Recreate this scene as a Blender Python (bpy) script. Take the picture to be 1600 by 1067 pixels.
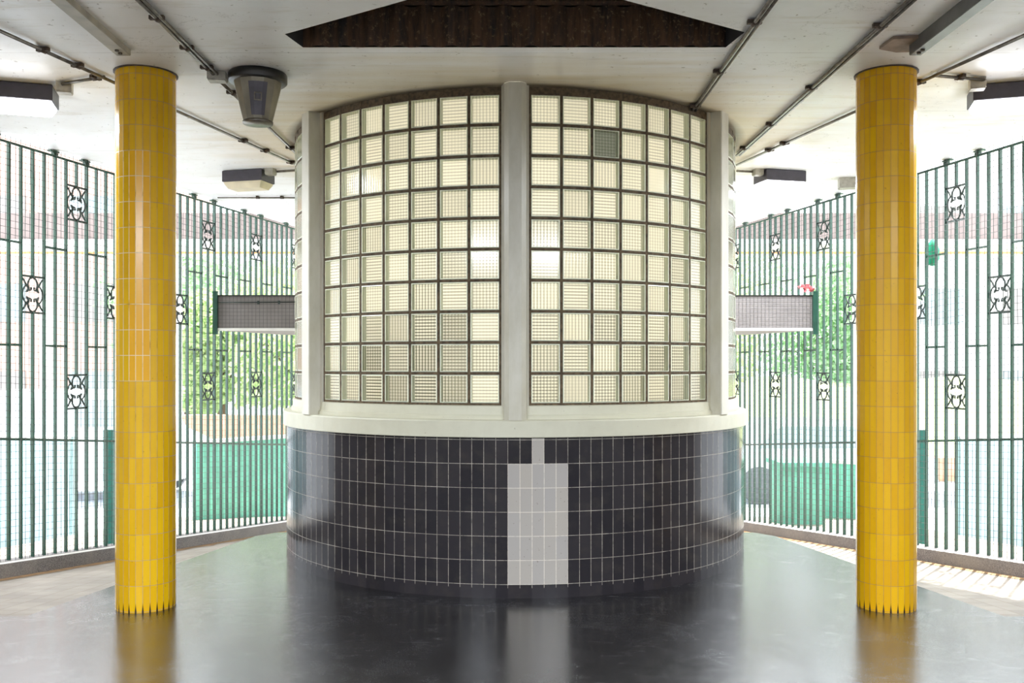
import bpy, math, random
from mathutils import Vector, Matrix
from mathutils.geometry import tessellate_polygon
R_ = random.Random(7)
PI = math.pi
sc = bpy.context.scene
COL = sc.collection
for o in list(bpy.data.objects): bpy.data.objects.remove(o)

# ------------------------------------------------------------------ camera
EYE = 1.475
F = 1460.0
cd = bpy.data.cameras.new('camera'); cam = bpy.data.objects.new('camera', cd); COL.objects.link(cam)
cam.location = (0, 0, EYE); cam.rotation_euler = (PI/2, 0, 0)
cd.sensor_width = 36; cd.lens = F/1600*36; cd.clip_start = .05; cd.clip_end = 300
cd.shift_x = -5/1600; cd.shift_y = 36.5/1600
sc.camera = cam
# ------------------------------------------------------------------ world, sun, exposure
w = bpy.data.worlds.new('sky'); sc.world = w; w.use_nodes = True
bg = w.node_tree.nodes['Background']; bg.inputs[0].default_value = (.90, .95, 1, 1); bg.inputs[1].default_value = 2.7
sl = bpy.data.lights.new('sun', 'SUN'); sl.energy = 13; sl.angle = math.radians(.8); sl.color = (1, .96, .88)
sun = bpy.data.objects.new('sun', sl); COL.objects.link(sun)
sun.rotation_euler = Vector((-.22, -.34, -1)).to_track_quat('-Z', 'Y').to_euler()
vs = sc.view_settings; vs.view_transform = 'Standard'; vs.look = 'None'; vs.gamma = 1; vs.use_curve_mapping = False
vs.exposure = 1.0
sc.cycles.max_bounces = 10; sc.cycles.diffuse_bounces = 6; sc.cycles.glossy_bounces = 4; sc.cycles.transmission_bounces = 8
sc.cycles.use_denoising = True; sc.cycles.sample_clamp_indirect = 6
sc.cycles.caustics_reflective = False; sc.cycles.caustics_refractive = False

def pt_z(px, py, z):            # the place on the horizontal plane at height z seen at a pixel of the photograph
    Y = F*(z-EYE)/(570-py); return Vector(((px-805)/F*Y, Y, z))
def pt_y(px, py, Y):            # the place at distance Y
    return Vector(((px-805)/F*Y, Y, EYE+(570-py)/F*Y))

# ------------------------------------------------------------------ materials
def srgb(r, g, b):
    f = lambda c: (c/255/12.92 if c/255 <= .04045 else ((c/255+.055)/1.055)**2.4)
    return (f(r), f(g), f(b), 1)
class NT:
    def __init__(s, name):
        s.m = bpy.data.materials.new(name); s.m.use_nodes = True; s.t = s.m.node_tree
        s.b = s.t.nodes['Principled BSDF']; s.out = s.t.nodes['Material Output']
    def n(s, typ, **kw):
        x = s.t.nodes.new(typ)
        for k, v in kw.items(): setattr(x, k, v)
        return x
    def l(s, a, b): s.t.links.new(a, b)
    def setv(s, sock, v):
        if isinstance(v, bpy.types.NodeSocket): s.l(v, sock)
        else: sock.default_value = v
    def math(s, op, a, b=0.0, c=None, clamp=False):
        x = s.n('ShaderNodeMath', operation=op, use_clamp=clamp)
        s.setv(x.inputs[0], a); s.setv(x.inputs[1], b)
        if c is not None: s.setv(x.inputs[2], c)
        return x.outputs[0]
    def mix(s, f, a, b, blend='MIX'):
        x = s.n('ShaderNodeMix', data_type='RGBA', blend_type=blend)
        s.setv(x.inputs[0], f); s.setv(x.inputs[6], a); s.setv(x.inputs[7], b); return x.outputs[2]
    def noise(s, scale, detail=3, vec=None, rough=.5, dist=0):
        x = s.n('ShaderNodeTexNoise'); x.inputs['Scale'].default_value = scale; x.inputs['Detail'].default_value = detail
        x.inputs['Roughness'].default_value = rough; x.inputs['Distortion'].default_value = dist
        if vec is not None: s.l(vec, x.inputs['Vector'])
        return x.outputs['Fac']
    def ramp(s, fac, stops):
        x = s.n('ShaderNodeValToRGB'); s.l(fac, x.inputs[0]); e = x.color_ramp.elements
        while len(e) < len(stops): e.new(.5)
        for i, (p, c) in enumerate(stops): e[i].position = p; e[i].color = c if len(c) == 4 else (*c, 1)
        return x.outputs[0]
    def gray(s, fac, a, b, va=0.0, vb=1.0):
        x = s.n('ShaderNodeMapRange'); s.l(fac, x.inputs[0])
        for i, v in enumerate((a, b, va, vb)): x.inputs[1+i].default_value = v
        return x.outputs[0]
    def obj(s): return s.n('ShaderNodeTexCoord').outputs['Object']
    def uv(s): return s.n('ShaderNodeTexCoord').outputs['UV']
    def mapv(s, vec, scale=(1, 1, 1), loc=(0, 0, 0)):
        x = s.n('ShaderNodeMapping'); s.l(vec, x.inputs[0]); x.inputs[3].default_value = scale; x.inputs[1].default_value = loc
        return x.outputs[0]
    def bump(s, h, strength=.3, dist=.005):
        x = s.n('ShaderNodeBump'); s.l(h, x.inputs['Height']); x.inputs['Strength'].default_value = strength
        x.inputs['Distance'].default_value = dist; s.l(x.outputs[0], s.b.inputs['Normal']); return x.outputs[0]
    def bc(s, v): s.setv(s.b.inputs['Base Color'], v)
    def rough(s, v): s.setv(s.b.inputs['Roughness'], v)

def simple(name, col, rough=.5, metal=0, nscale=20, namt=.15, bump=0, dark=None):
    k = NT(name); n = k.noise(nscale, 4, k.obj())
    d = dark or tuple(c*(1-namt*2) for c in col[:3])+(1,)
    k.bc(k.mix(k.gray(n, .35, .65), d, col)); k.rough(rough); k.b.inputs['Metallic'].default_value = metal
    if bump: k.bump(n, bump, .004)
    return k.m

M = {}
# white painted ceiling with faint board lines, specks and scattered stains
k = NT('ceiling_paint'); v = k.obj()
n1 = k.noise(1.3, 5, v, .6); n2 = k.noise(26, 3, v); n3 = k.noise(4, 6, k.mapv(v, (.25, 1.6, 1)), .7)
n5 = k.noise(3, 4, k.mapv(v, (.25, 3.5, 1)), .6)
c = k.mix(k.gray(n1, .42, .68, 0, .35), srgb(247, 248, 251), srgb(220, 215, 206))
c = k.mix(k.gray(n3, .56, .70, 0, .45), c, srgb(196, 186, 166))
n6 = k.noise(1.1, 8, k.mapv(v, (.8, 1.4, 1), (3, 1, 0)), .62, 1.2)
crk = k.math('LESS_THAN', k.math('ABSOLUTE', k.math('SUBTRACT', n6, .56)), .0011)
c = k.mix(k.math('MULTIPLY', crk, k.gray(n1, .45, .6, 0, .7)), c, srgb(96, 88, 78))
c = k.mix(k.gray(n2, .69, .73, 0, .6), c, srgb(120, 108, 94))
# kiosk's warm glow painted in tan, mixed with stains, on the boards round it
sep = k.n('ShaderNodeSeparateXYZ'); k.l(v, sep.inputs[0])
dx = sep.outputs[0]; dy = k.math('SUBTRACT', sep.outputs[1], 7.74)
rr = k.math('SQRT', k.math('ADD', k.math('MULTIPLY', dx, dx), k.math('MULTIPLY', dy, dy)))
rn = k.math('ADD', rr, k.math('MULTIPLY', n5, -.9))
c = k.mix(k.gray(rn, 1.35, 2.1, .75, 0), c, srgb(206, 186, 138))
c = k.mix(k.gray(rr, 1.79, 1.86, .7, 0), c, srgb(70, 56, 40))  # brown ring where the kiosk meets the boards
# board joints
wy = k.math('FRACT', k.math('ADD', k.math('DIVIDE', sep.outputs[1], 1.22), .13))
ln = k.math('LESS_THAN', k.math('ABSOLUTE', k.math('SUBTRACT', wy, .5)), .0022)
c = k.mix(k.math('MULTIPLY', k.math('MULTIPLY', ln, k.gray(n1, .4, .55)), .45), c, srgb(110, 104, 96))
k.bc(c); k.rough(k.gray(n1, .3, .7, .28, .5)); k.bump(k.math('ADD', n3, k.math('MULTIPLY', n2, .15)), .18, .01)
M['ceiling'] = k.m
# dark worn terrazzo
k = NT('dark_terrazzo'); v = k.obj()
n1 = k.noise(1.1, 6, v, .65, .4); n2 = k.noise(220, 2, v); n3 = k.noise(5, 6, v, .7, .8)
vo = k.n('ShaderNodeTexVoronoi'); vo.inputs['Scale'].default_value = 120; k.l(v, vo.inputs['Vector'])
c = k.mix(k.gray(n1, .4, .65), srgb(10, 10, 12), srgb(24, 24, 28))
c = k.mix(k.gray(n2, .6, .72, 0, .4), c, srgb(120, 118, 118))
c = k.mix(k.gray(n3, .45, .85, 0, .25), c, srgb(82, 82, 86))
sw = k.noise(2.2, 7, k.mapv(v, (1.2, 6, 1)), .75, 1.5)
scf = k.gray(sw, .60, .72); c = k.mix(k.math('MULTIPLY', scf, .5), c, srgb(78, 78, 84))
k.bc(c); k.rough(k.math('ADD', k.math('ADD', k.math('MULTIPLY', scf, .05), k.math('MULTIPLY', k.gray(n2, .45, .65), .05)), k.math('ADD', k.gray(n3, .2, .85, .17, .25), k.gray(n1, .3, .75, -.02, .04))))
k.b.inputs['IOR'].default_value = 3.6
k.bump(k.math('ADD', k.math('MULTIPLY', n2, .08), k.noise(14, 4, k.mapv(v, (1, .35, 1)), .6)), .035, .006); M['terrazzo'] = k.m
# buff quarry tiles on the side strips
k = NT('buff_tiles'); v = k.obj()
br = k.n('ShaderNodeTexBrick'); br.offset = 0; br.squash = 1
k.l(v, br.inputs['Vector']); br.inputs['Scale'].default_value = 1
br.inputs['Brick Width'].default_value = .15; br.inputs['Row Height'].default_value = .15; br.inputs['Mortar Size'].default_value = .004
br.inputs['Color1'].default_value = srgb(150, 140, 128); br.inputs['Color2'].default_value = srgb(134, 125, 114); br.inputs['Mortar'].default_value = srgb(120, 108, 92)
n1 = k.noise(3, 5, v)
k.bc(k.mix(k.gray(n1, .5, .7, 0, .5), br.outputs[0], srgb(170, 161, 150))); k.rough(.5); M['buff'] = k.m
M['dirt'] = simple('brown_grime', srgb(150, 118, 82), .8, nscale=14, namt=.2)

def tile_mat(name, W, H, mort, c1, c2, cm, rough, mode):
    k = NT(name); uv = k.uv()
    sp = k.n('ShaderNodeSeparateXYZ'); k.l(uv, sp.inputs[0]); U, V = sp.outputs[0], sp.outputs[1]
    iu = k.math('FLOOR', k.math('DIVIDE', U, W)); iv = k.math('FLOOR', k.math('DIVIDE', V, H))
    fu = k.math('MULTIPLY', k.math('FRACT', k.math('DIVIDE', U, W)), W); fv = k.math('MULTIPLY', k.math('FRACT', k.math('DIVIDE', V, H)), H)
    eu = k.math('MINIMUM', fu, k.math('SUBTRACT', W, fu)); ev = k.math('MINIMUM', fv, k.math('SUBTRACT', H, fv))
    cb = k.n('ShaderNodeCombineXYZ'); k.l(iu, cb.inputs[0]); k.l(iv, cb.inputs[1])
    wn = k.n('ShaderNodeTexWhiteNoise', noise_dimensions='2D'); k.l(cb.outputs[0], wn.inputs['Vector'])
    rnd = wn.outputs['Value']
    no = k.noise(9, 5, k.obj(), .6)
    hm = mort if mode != 'base' else mort
    mu = k.math('LESS_THAN', eu, hm/2); mv = k.math('LESS_THAN', ev, hm/2)
    mortar = k.math('MAXIMUM', mu, mv)
    c = k.mix(rnd, c1, c2)
    fn = k.noise(60, 3, k.obj())
    if mode == 'base':
        c = k.mix(k.gray(no, .5, .75, 0, .35), c, srgb(66, 62, 56))
        # block of pale replacement tiles: five by five with one above it
        a = k.math('MULTIPLY', k.math('GREATER_THAN', iu, 199.5), k.math('LESS_THAN', iu, 204.5))
        b = k.math('MULTIPLY', k.math('GREATER_THAN', iv, 9.5), k.math('LESS_THAN', iv, 14.5))
        a2 = k.math('MULTIPLY', k.math('GREATER_THAN', iu, 201.5), k.math('LESS_THAN', iu, 202.5))
        b2 = k.math('GREATER_THAN', iv, 14.5)
        wm = k.math('MAXIMUM', k.math('MULTIPLY', a, b), k.math('MULTIPLY', a2, b2))
        wc = k.mix(k.gray(fn, .68, .74, 0, .6), k.mix(rnd, srgb(168, 162, 154), srgb(162, 158, 154)), srgb(110, 100, 92))
        c = k.mix(wm, c, wc)
        # strip under the last joint has hardly any grout left
        low = k.math('LESS_THAN', V, 10*H-.022)
        mortar = k.math('MULTIPLY', mortar, k.math('SUBTRACT', 1, low))
        cmx = k.mix(k.gray(no, .35, .6), srgb(132, 126, 116), cm)
        cmx = k.mix(wm, cmx, srgb(222, 214, 200)); c = k.mix(k.math('MULTIPLY', mortar, k.gray(fn, .3, .5, .45, 1)), c, cmx)
        k.rough(k.math('ADD', rough, k.math('MULTIPLY', mortar, .3)))
    else:
        # oranger replacement tiles, in columns of their own
        k2 = k.math('MULTIPLY', k.math('GREATER_THAN', iu, mode[0]-.5), k.math('LESS_THAN', iu, mode[1]+.5))
        kz = k.math('MULTIPLY', k.math('LESS_THAN', iv, mode[2]+.5), k.math('GREATER_THAN', iv, mode[3]-.5))
        orange = k.math('MULTIPLY', k2, kz)
        c = k.mix(k.math('MULTIPLY', orange, .4), c, srgb(238, 160, 12))
        wg = k.math('MULTIPLY', k.math('MULTIPLY', k.math('GREATER_THAN', iu, mode[0]-2.5), k.math('LESS_THAN', iu, mode[1]+.5)), kz)
        gm = k.mix(wg, cm, srgb(226, 214, 186))
        gm = k.mix(k.gray(no, .55, .7, 0, .8), gm, srgb(90, 62, 24))
        c = k.mix(k.gray(fn, .7, .76, 0, .5), c, srgb(120, 82, 20))
        # chipped, blackened joints just above the floor
        ch = k.math('LESS_THAN', eu, k.gray(V, .0, .055, .0055, .0))
        c = k.mix(mortar, c, gm)
        c = k.mix(ch, c, srgb(40, 22, 10))
        k.rough(k.math('ADD', rough, k.math('MULTIPLY', mortar, .3)))
    k.bc(c); k.bump(k.math('ADD', k.math('MULTIPLY', mortar, -1), k.math('MULTIPLY', no, .25)), .25, .0015)
    k.b.inputs['Specular IOR Level'].default_value = .16 if mode == 'base' else .36
    return k.m
TB = .1524
NB = 151; RB = 1.84; TW = 2*PI*RB/NB
M['base_tiles'] = tile_mat('charcoal_tiles', TW, TB, 0.0030, srgb(37, 35, 39), srgb(48, 45, 48), srgb(180, 174, 162), .15, 'base')
TC = 2*PI*.175/27
M['yellow_l'] = tile_mat('yellow_tiles_patched', TC, TB, .0030, srgb(224, 178, 12), srgb(214, 164, 8), srgb(170, 138, 104), .22, (104, 106, 17, 9))
M['yellow_r'] = tile_mat('yellow_tiles', TC, TB, .0024, srgb(224, 174, 10), srgb(214, 160, 6), srgb(150, 110, 70), .22, (500, 501, 12, 9))

k = NT('cream_paint'); v = k.obj(); n1 = k.noise(5, 5, v, .65); n2 = k.noise(60, 3, v)
c = k.mix(k.gray(n1, .4, .7, 0, .4), srgb(196, 194, 174), srgb(176, 172, 152)); c = k.mix(k.gray(n2, .73, .77, 0, .7), c, srgb(120, 105, 90))
k.bc(c); k.rough(.5); k.bump(k.math('ADD', n1, k.math('MULTIPLY', n2, .3)), .2, .006); M['cream'] = k.m
k = NT('grey_gloss_paint'); v = k.obj(); n1 = k.noise(6, 5, k.mapv(v, (1, 1, .4)), .6)
k.bc(k.mix(k.gray(n1, .35, .65), srgb(182, 178, 160), srgb(200, 197, 184))); k.rough(.36); k.bump(k.noise(35, 4, v), .25, .006); M['mullion'] = k.m
M['mortar'] = simple('brown_mortar', srgb(104, 88, 66), .85, nscale=40, namt=.3, bump=.4)
M['bar'] = simple('green_bar_paint', srgb(30, 74, 58), .35, nscale=12, namt=.15)
M['iron'] = simple('dark_iron', srgb(44, 58, 52), .5, nscale=30, namt=.2)
M['wire'] = simple('wire_mesh_steel', srgb(86, 92, 90), .5, .3)
k = NT('kerb_concrete'); v = k.obj(); n1 = k.noise(160, 2, v); n2 = k.noise(3, 5, v)
c = k.mix(k.gray(n1, .4, .62), srgb(84, 79, 78), srgb(136, 130, 127)); c = k.mix(k.gray(n2, .45, .7, 0, .5), c, srgb(140, 133, 124)); k.bc(c); k.rough(.7); M['kerb'] = k.m
M['plaster'] = simple('white_plaster', srgb(222, 220, 214), .7, nscale=3, namt=.05)
M['backwall'] = simple('brown_wall_paint', srgb(192, 187, 180), .6, nscale=2, namt=.1)
M['conduit'] = simple('conduit_steel', srgb(128, 122, 112), .35, .7, 18, .25)
M['clip'] = simple('rusty_clip', srgb(82, 68, 56), .7, .3, 40, .2)
M['channel'] = simple('grey_channel', srgb(118, 118, 118), .35, .5, 6, .15)
M['chan_dirty'] = simple('painted_channel', srgb(186, 178, 160), .5, 0, 6, .2)
M['plate'] = simple('rusty_plate', srgb(158, 136, 120), .7, 0, 15, .2)
M['lampbody'] = simple('lamp_housing', srgb(70, 66, 74), .4, .2, 20, .1)
M['box'] = simple('junction_box', srgb(176, 172, 160), .45, .2, 25, .15)
k = NT('rusty_corrugated'); v = k.obj(); n1 = k.noise(3, 5, k.mapv(v, (7, 1, 1.2)), .7); n2 = k.noise(40, 4, v, .7)
c = k.mix(k.gray(n1, .35, .65), srgb(26, 18, 13), srgb(92, 64, 40)); k.bc(k.mix(k.gray(n2, .58, .66, 0, .8), c, srgb(128, 108, 80))); k.rough(.8); M['rust'] = k.m
M['recess_lining'] = simple('near_black_lining', srgb(22, 17, 12), .9)  # near black colour over the whole recess lining
M['whitecap'] = simple('diffuser_off', srgb(226, 214, 184), .4, nscale=8, namt=.08)
M['tyre'] = simple('tyre_rubber', srgb(96, 98, 100), .8)
M['black'] = simple('black_ring', srgb(38, 36, 34), .3, .3)
M['fascia'] = simple('grey_board', srgb(150, 143, 140), .7, nscale=5, namt=.07)
M['white'] = simple('white_trim', srgb(235, 232, 226), .5, nscale=6, namt=.05)
def emit(name, col, s):
    k = NT(name); k.b.inputs['Emission Color'].default_value = col; k.b.inputs['Emission Strength'].default_value = s; k.bc(col); return k.m
M['lit'] = emit('lit_diffuser', (.93, .96, 1, 1), 9)
M['tube'] = emit('lit_tube', (1, .88, .62, 1), 30)
# glass blocks are hollow: ribbed clear pane in front, clouded pane with crosswise ribs behind, greenish side walls
def tint(k):
    at = k.n('ShaderNodeAttribute'); at.attribute_name = 'tint'
    q = k.n('ShaderNodeSeparateColor'); k.l(at.outputs['Color'], q.inputs[0]); uv = k.uv(); sp = k.n('ShaderNodeSeparateXYZ'); k.l(uv, sp.inputs[0])
    return q.outputs[0], q.outputs[1], q.outputs[2], at.outputs['Alpha'], sp.outputs[0], sp.outputs[1]
def wave(k, x, n=8): return k.math('POWER', k.math('MULTIPLY_ADD', k.math('COSINE', k.math('MULTIPLY', x, 2*PI*n)), -.5, .5), 1.8)
k = NT('ribbed_glass_back'); br_, sv, sh, al, U, V = tint(k)
dk = k.math('ADD', k.math('MULTIPLY', wave(k, V), sh), k.math('MULTIPLY', wave(k, U), k.math('MULTIPLY', sv, .35)))
col = k.mix(k.math('MULTIPLY', dk, .8), srgb(250, 247, 236), srgb(104, 104, 90))
col = k.mix(al, k.mix(1.0, col, srgb(110, 136, 134), 'MULTIPLY'), col)
vm = k.n('ShaderNodeVectorMath', operation='SCALE'); k.l(col, vm.inputs[0]); k.l(br_, vm.inputs['Scale'])
tr = k.n('ShaderNodeBsdfTranslucent'); k.l(vm.outputs[0], tr.inputs[0]); df = k.n('ShaderNodeBsdfDiffuse'); k.l(vm.outputs[0], df.inputs[0])
m1 = k.n('ShaderNodeMixShader'); m1.inputs[0].default_value = .2; k.l(tr.outputs[0], m1.inputs[1]); k.l(df.outputs[0], m1.inputs[2]); k.l(m1.outputs[0], k.out.inputs[0]); M['glass_back'] = k.m
k = NT('green_glass_wall'); k.bc(srgb(243, 248, 230)); k.rough(.25)
tr = k.n('ShaderNodeBsdfTranslucent'); tr.inputs[0].default_value = srgb(240, 246, 228); m1 = k.n('ShaderNodeMixShader'); m1.inputs[0].default_value = .2
k.l(k.b.outputs[0], m1.inputs[1]); k.l(tr.outputs[0], m1.inputs[2]); k.l(m1.outputs[0], k.out.inputs[0]); M['glass_wall'] = k.m
k = NT('ribbed_glass_front'); br_, sv, sh, al, U, V = tint(k); wv_ = k.math('MULTIPLY', wave(k, U), sv)
t = k.n('ShaderNodeBsdfTransparent'); k.l(k.mix(k.math('MULTIPLY', wv_, .75), srgb(250, 251, 244), srgb(130, 132, 112)), t.inputs[0])
gl = k.n('ShaderNodeBsdfGlossy'); gl.inputs['Roughness'].default_value = .12
bp = k.n('ShaderNodeBump'); bp.inputs['Strength'].default_value = .3; bp.inputs['Distance'].default_value = .002; k.l(wv_, bp.inputs['Height']); k.l(bp.outputs[0], gl.inputs['Normal'])
fr = k.n('ShaderNodeFresnel'); fr.inputs[0].default_value = 1.45; m2 = k.n('ShaderNodeMixShader')
k.l(fr.outputs[0], m2.inputs[0]); k.l(t.outputs[0], m2.inputs[1]); k.l(gl.outputs[0], m2.inputs[2]); k.l(m2.outputs[0], k.out.inputs[0]); M['glass_front'] = k.m

# ------------------------------------------------------------------ mesh builder
class MB:
    def __init__(s): s.v = []; s.f = []; s.uv = []; s.col = []; s.mi = []; s.sm = []
    def face(s, pts, uv=None, col=None, mi=0, sm=False):
        i = len(s.v); s.v += [tuple(p) for p in pts]; s.f.append(tuple(range(i, i+len(pts))))
        s.uv.append(uv or [(0, 0)]*len(pts)); s.col.append(col); s.mi.append(mi); s.sm.append(sm); return s
    def box(s, c, size, mat=None, mi=0):
        x, y, z = [a/2 for a in size]; T = Matrix.Translation(c) @ (mat.to_4x4() if mat else Matrix())
        P = [T @ Vector((a*x, b*y, d*z)) for a in (-1, 1) for b in (-1, 1) for d in (-1, 1)]
        for q in ((0, 1, 3, 2), (4, 6, 7, 5), (0, 4, 5, 1), (2, 3, 7, 6), (0, 2, 6, 4), (1, 5, 7, 3)): s.face([P[i] for i in q], mi=mi)
        return s
    def bar(s, a, b, wx, wy, up=Vector((0, 0, 1)), bev=0):      # box section from a to b
        a, b = Vector(a), Vector(b); d = (b-a); L = d.length; d.normalize()
        if abs(d.dot(up)) > .95: up = Vector((0, 1, 0)) if abs(d.y) < .9 else Vector((1, 0, 0))
        x = d.cross(up).normalized(); y = x.cross(d).normalized()
        if bev:
            q = [(-1+bev, -1), (1-bev, -1), (1, -1+bev), (1, 1-bev), (1-bev, 1), (-1+bev, 1), (-1, 1-bev), (-1, -1+bev)]
        else: q = [(-1, -1), (1, -1), (1, 1), (-1, 1)]
        A = [a+x*u*wx/2+y*v*wy/2 for u, v in q]; B = [p+d*L for p in A]; n = len(q)
        for i in range(n): s.face([A[i], A[(i+1) % n], B[(i+1) % n], B[i]])
        s.face(A[::-1]); s.face(B); return s
    def tube(s, pts, r, n=8, closed=False, sm=True):
        pts = [Vector(p) for p in pts]; rings = []; m = len(pts)
        px = None
        for i, p in enumerate(pts):
            if closed: d = (pts[(i+1) % m]-pts[i-1]).normalized()
            else: d = (pts[min(i+1, m-1)]-pts[max(i-1, 0)]).normalized()
            if px is None: px = d.orthogonal().normalized()
            px = (px-d*px.dot(d)).normalized(); py = d.cross(px)
            rad = r[i] if isinstance(r, (list, tuple)) else r
            rings.append([p+px*rad*math.cos(2*PI*j/n)+py*rad*math.sin(2*PI*j/n) for j in range(n)])
        for i in range(m if closed else m-1):
            A, B = rings[i], rings[(i+1) % m]
            for j in range(n): s.face([A[j], A[(j+1) % n], B[(j+1) % n], B[j]], sm=sm)
        if not closed: s.face(rings[0][::-1]); s.face(rings[-1])
        return s
    def lathe(s, prof, n=32, c=(0, 0, 0), a0=0, a1=2*PI, sm=True):
        c = Vector(c); P = [[c+Vector((r*math.sin(a0+(a1-a0)*j/n), -r*math.cos(a0+(a1-a0)*j/n), z)) for r, z in prof] for j in range(n+1)]
        for j in range(n):
            for i in range(len(prof)-1): s.face([P[j][i], P[j+1][i], P[j+1][i+1], P[j][i+1]], sm=sm)
        return s
    def poly(s, pts, z0, z1, mi=0):                         # vertical prism over a plan polygon (convex or not)
        n = len(pts); T = tessellate_polygon([[Vector((x, y, 0)) for x, y in pts]])
        for t in T:
            s.face([(pts[i][0], pts[i][1], z1) for i in t], mi=mi); s.face([(pts[i][0], pts[i][1], z0) for i in reversed(t)], mi=mi)
        for i in range(n):
            a, b = pts[i], pts[(i+1) % n]; s.face([(a[0], a[1], z0), (b[0], b[1], z0), (b[0], b[1], z1), (a[0], a[1], z1)], mi=mi)
        return s
    def build(s, name, mat, parent=None, origin=None, merge=True, recalc=True):
        import bmesh
        me = bpy.data.meshes.new(name); o0 = Vector(origin) if origin is not None else Vector((0, 0, 0))
        me.from_pydata([tuple(Vector(v)-o0) for v in s.v], [], s.f)
        me.uv_layers.new(name='UVMap'); ca = None
        if any(c is not None for c in s.col): me.color_attributes.new('tint', 'FLOAT_COLOR', 'CORNER'); ca = me.color_attributes['tint']
        uvl = me.uv_layers['UVMap']
        li = 0
        for fi, f in enumerate(s.f):
            me.polygons[fi].material_index = s.mi[fi]; me.polygons[fi].use_smooth = s.sm[fi]
            for j in range(len(f)):
                uvl.data[li].uv = s.uv[fi][j]
                if ca: ca.data[li].color = s.col[fi] or (1, 1, 1, 1)
                li += 1
        for m in (mat if isinstance(mat, (list, tuple)) else [mat]): me.materials.append(m)
        if merge:
            bm = bmesh.new(); bm.from_mesh(me); bmesh.ops.remove_doubles(bm, verts=bm.verts, dist=1e-5)
            if recalc: bmesh.ops.recalc_face_normals(bm, faces=bm.faces)
            bm.to_mesh(me); bm.free()
        o = bpy.data.objects.new(name, me); COL.objects.link(o); o.location = o0
        if parent is not None:
            o.parent = parent; o.location = o0-parent.location if origin is not None else -Vector(parent.location)
        return o
def tag(o, label=None, cat=None, group=None, kind=None):
    if label: o['label'] = label
    if cat: o['category'] = cat
    if group: o['group'] = group
    if kind: o['kind'] = kind
    return o
def empty(name, loc, label, cat, group=None):
    o = bpy.data.objects.new(name, None); COL.objects.link(o); o.location = loc; o.empty_display_size = .1
    return tag(o, label, cat, group)
def struct(o, label=None): o['kind'] = 'structure'; return tag(o, label)

# ------------------------------------------------------------------ plan of the place
CEIL = 3.255
DC = Vector((0, 7.74, 0))              # kiosk centre
SLOPE = .0954; Y0 = 5.48
def ramp_z(y): return 0 if y < Y0 else -SLOPE*(y-Y0)
WD = Vector((.236, .972, 0))
def wall_pt(side, s):                   # point on the fence line; side -1 left, +1 right
    return Vector((side*(3.915-.236*s), 7.1+.972*s, 0))
S_NEAR, S_FAR = -.38, 6.2

# ------------------------------------------------------------------ floor
fl = [(-5.2, -4), (5.2, -4), (5.2, Y0), (2.87, Y0), (2.24, 8.05), (2.1, 8.22), (1.9, 8.25), (-1.9, 8.25), (-2.1, 8.22), (-2.24, 8.05), (-2.87, Y0), (-5.2, Y0)]
struct(MB().poly(fl, -.4, 0).build('floor', M['terrazzo']), 'dark worn terrazzo floor')
b = MB()
for x0, x1 in ((-5.2, 5.2),):
    ys = [Y0, 8, 11, 14.2]
    for i in range(3):
        b.face([(x0, ys[i], ramp_z(ys[i])), (x1, ys[i], ramp_z(ys[i])), (x1, ys[i+1], ramp_z(ys[i+1])), (x0, ys[i+1], ramp_z(ys[i+1]))])
        b.face([(x0, ys[i], -1.2), (x0, ys[i+1], -1.2), (x1, ys[i+1], -1.2), (x1, ys[i], -1.2)])
b.face([(-5.2, 14.2, -1.2), (-5.2, 14.2, ramp_z(14.2)), (5.2, 14.2, ramp_z(14.2)), (5.2, 14.2, -1.2)])
r = struct(b.build('floor', M['buff'], recalc=False), 'buff tiled strip sloping down beside the fences')
for side, nm in ((-1, 'left'), (1, 'right')):
    b = MB()                            # band of brown grime along the kerb foot
    N = 30
    for i in range(N):
        s0 = S_NEAR+i*(S_FAR-S_NEAR)/N; s1 = S_NEAR+(i+1)*(S_FAR-S_NEAR)/N
        P = []
        for s in (s0, s1):
            p = wall_pt(side, s); q = p+Vector((-side*(.07+.05*abs(math.sin(s*5.3))+.02*math.sin(s*17)), 0, 0))
            P.append((Vector((p.x, p.y, ramp_z(p.y)+.003)), Vector((q.x, q.y, ramp_z(q.y)+.003))))
        b.face([P[0][0], P[0][1], P[1][1], P[1][0]])
    struct(b.build('trim_1' if side < 0 else 'trim_2', M['dirt']), 'brown grime along the foot of the %s kerb' % nm)

# ------------------------------------------------------------------ ceiling with the dark opening
hole = [(-1.19, 5.24), (1.18, 5.24), (1.228, 5.0), (0.50, 4.54), (0.0, 4.25), (-.50, 4.54), (-1.24, 5.03)]
wl = [wall_pt(-1, s)+Vector((-.12, 0, 0)) for s in (S_NEAR, S_FAR+.6)]
outer = [(-5.2, -4), (5.2, -4), (5.2, wl[0].y), (-wl[0].x, wl[0].y), (-wl[1].x, wl[1].y), (wl[1].x, wl[1].y), (wl[0].x, wl[0].y), (-5.2, wl[0].y)]
b = MB(); allp = outer+hole
T = tessellate_polygon([[Vector((x, y, 0)) for x, y in outer], [Vector((x, y, 0)) for x, y in reversed(hole)]])
allp = outer+hole[::-1]
for t in T: b.face([(allp[i][0], allp[i][1], CEIL) for i in t])
for t in tessellate_polygon([[Vector((x, y, 0)) for x, y in outer]]): b.face([(outer[i][0], outer[i][1], CEIL+.75) for i in t])
for i in range(len(outer)):
    a, c = outer[i], outer[(i+1) % len(outer)]; b.face([(a[0], a[1], CEIL), (c[0], c[1], CEIL), (c[0], c[1], CEIL+.75), (a[0], a[1], CEIL+.75)])
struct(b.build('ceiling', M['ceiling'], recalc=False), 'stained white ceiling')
hv = empty('ceiling_recess', (0, 5.0, CEIL), 'dark open recess in the ceiling in front of the kiosk, lined with rusty corrugated sheet', 'ceiling recess')
b = MB()
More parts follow.
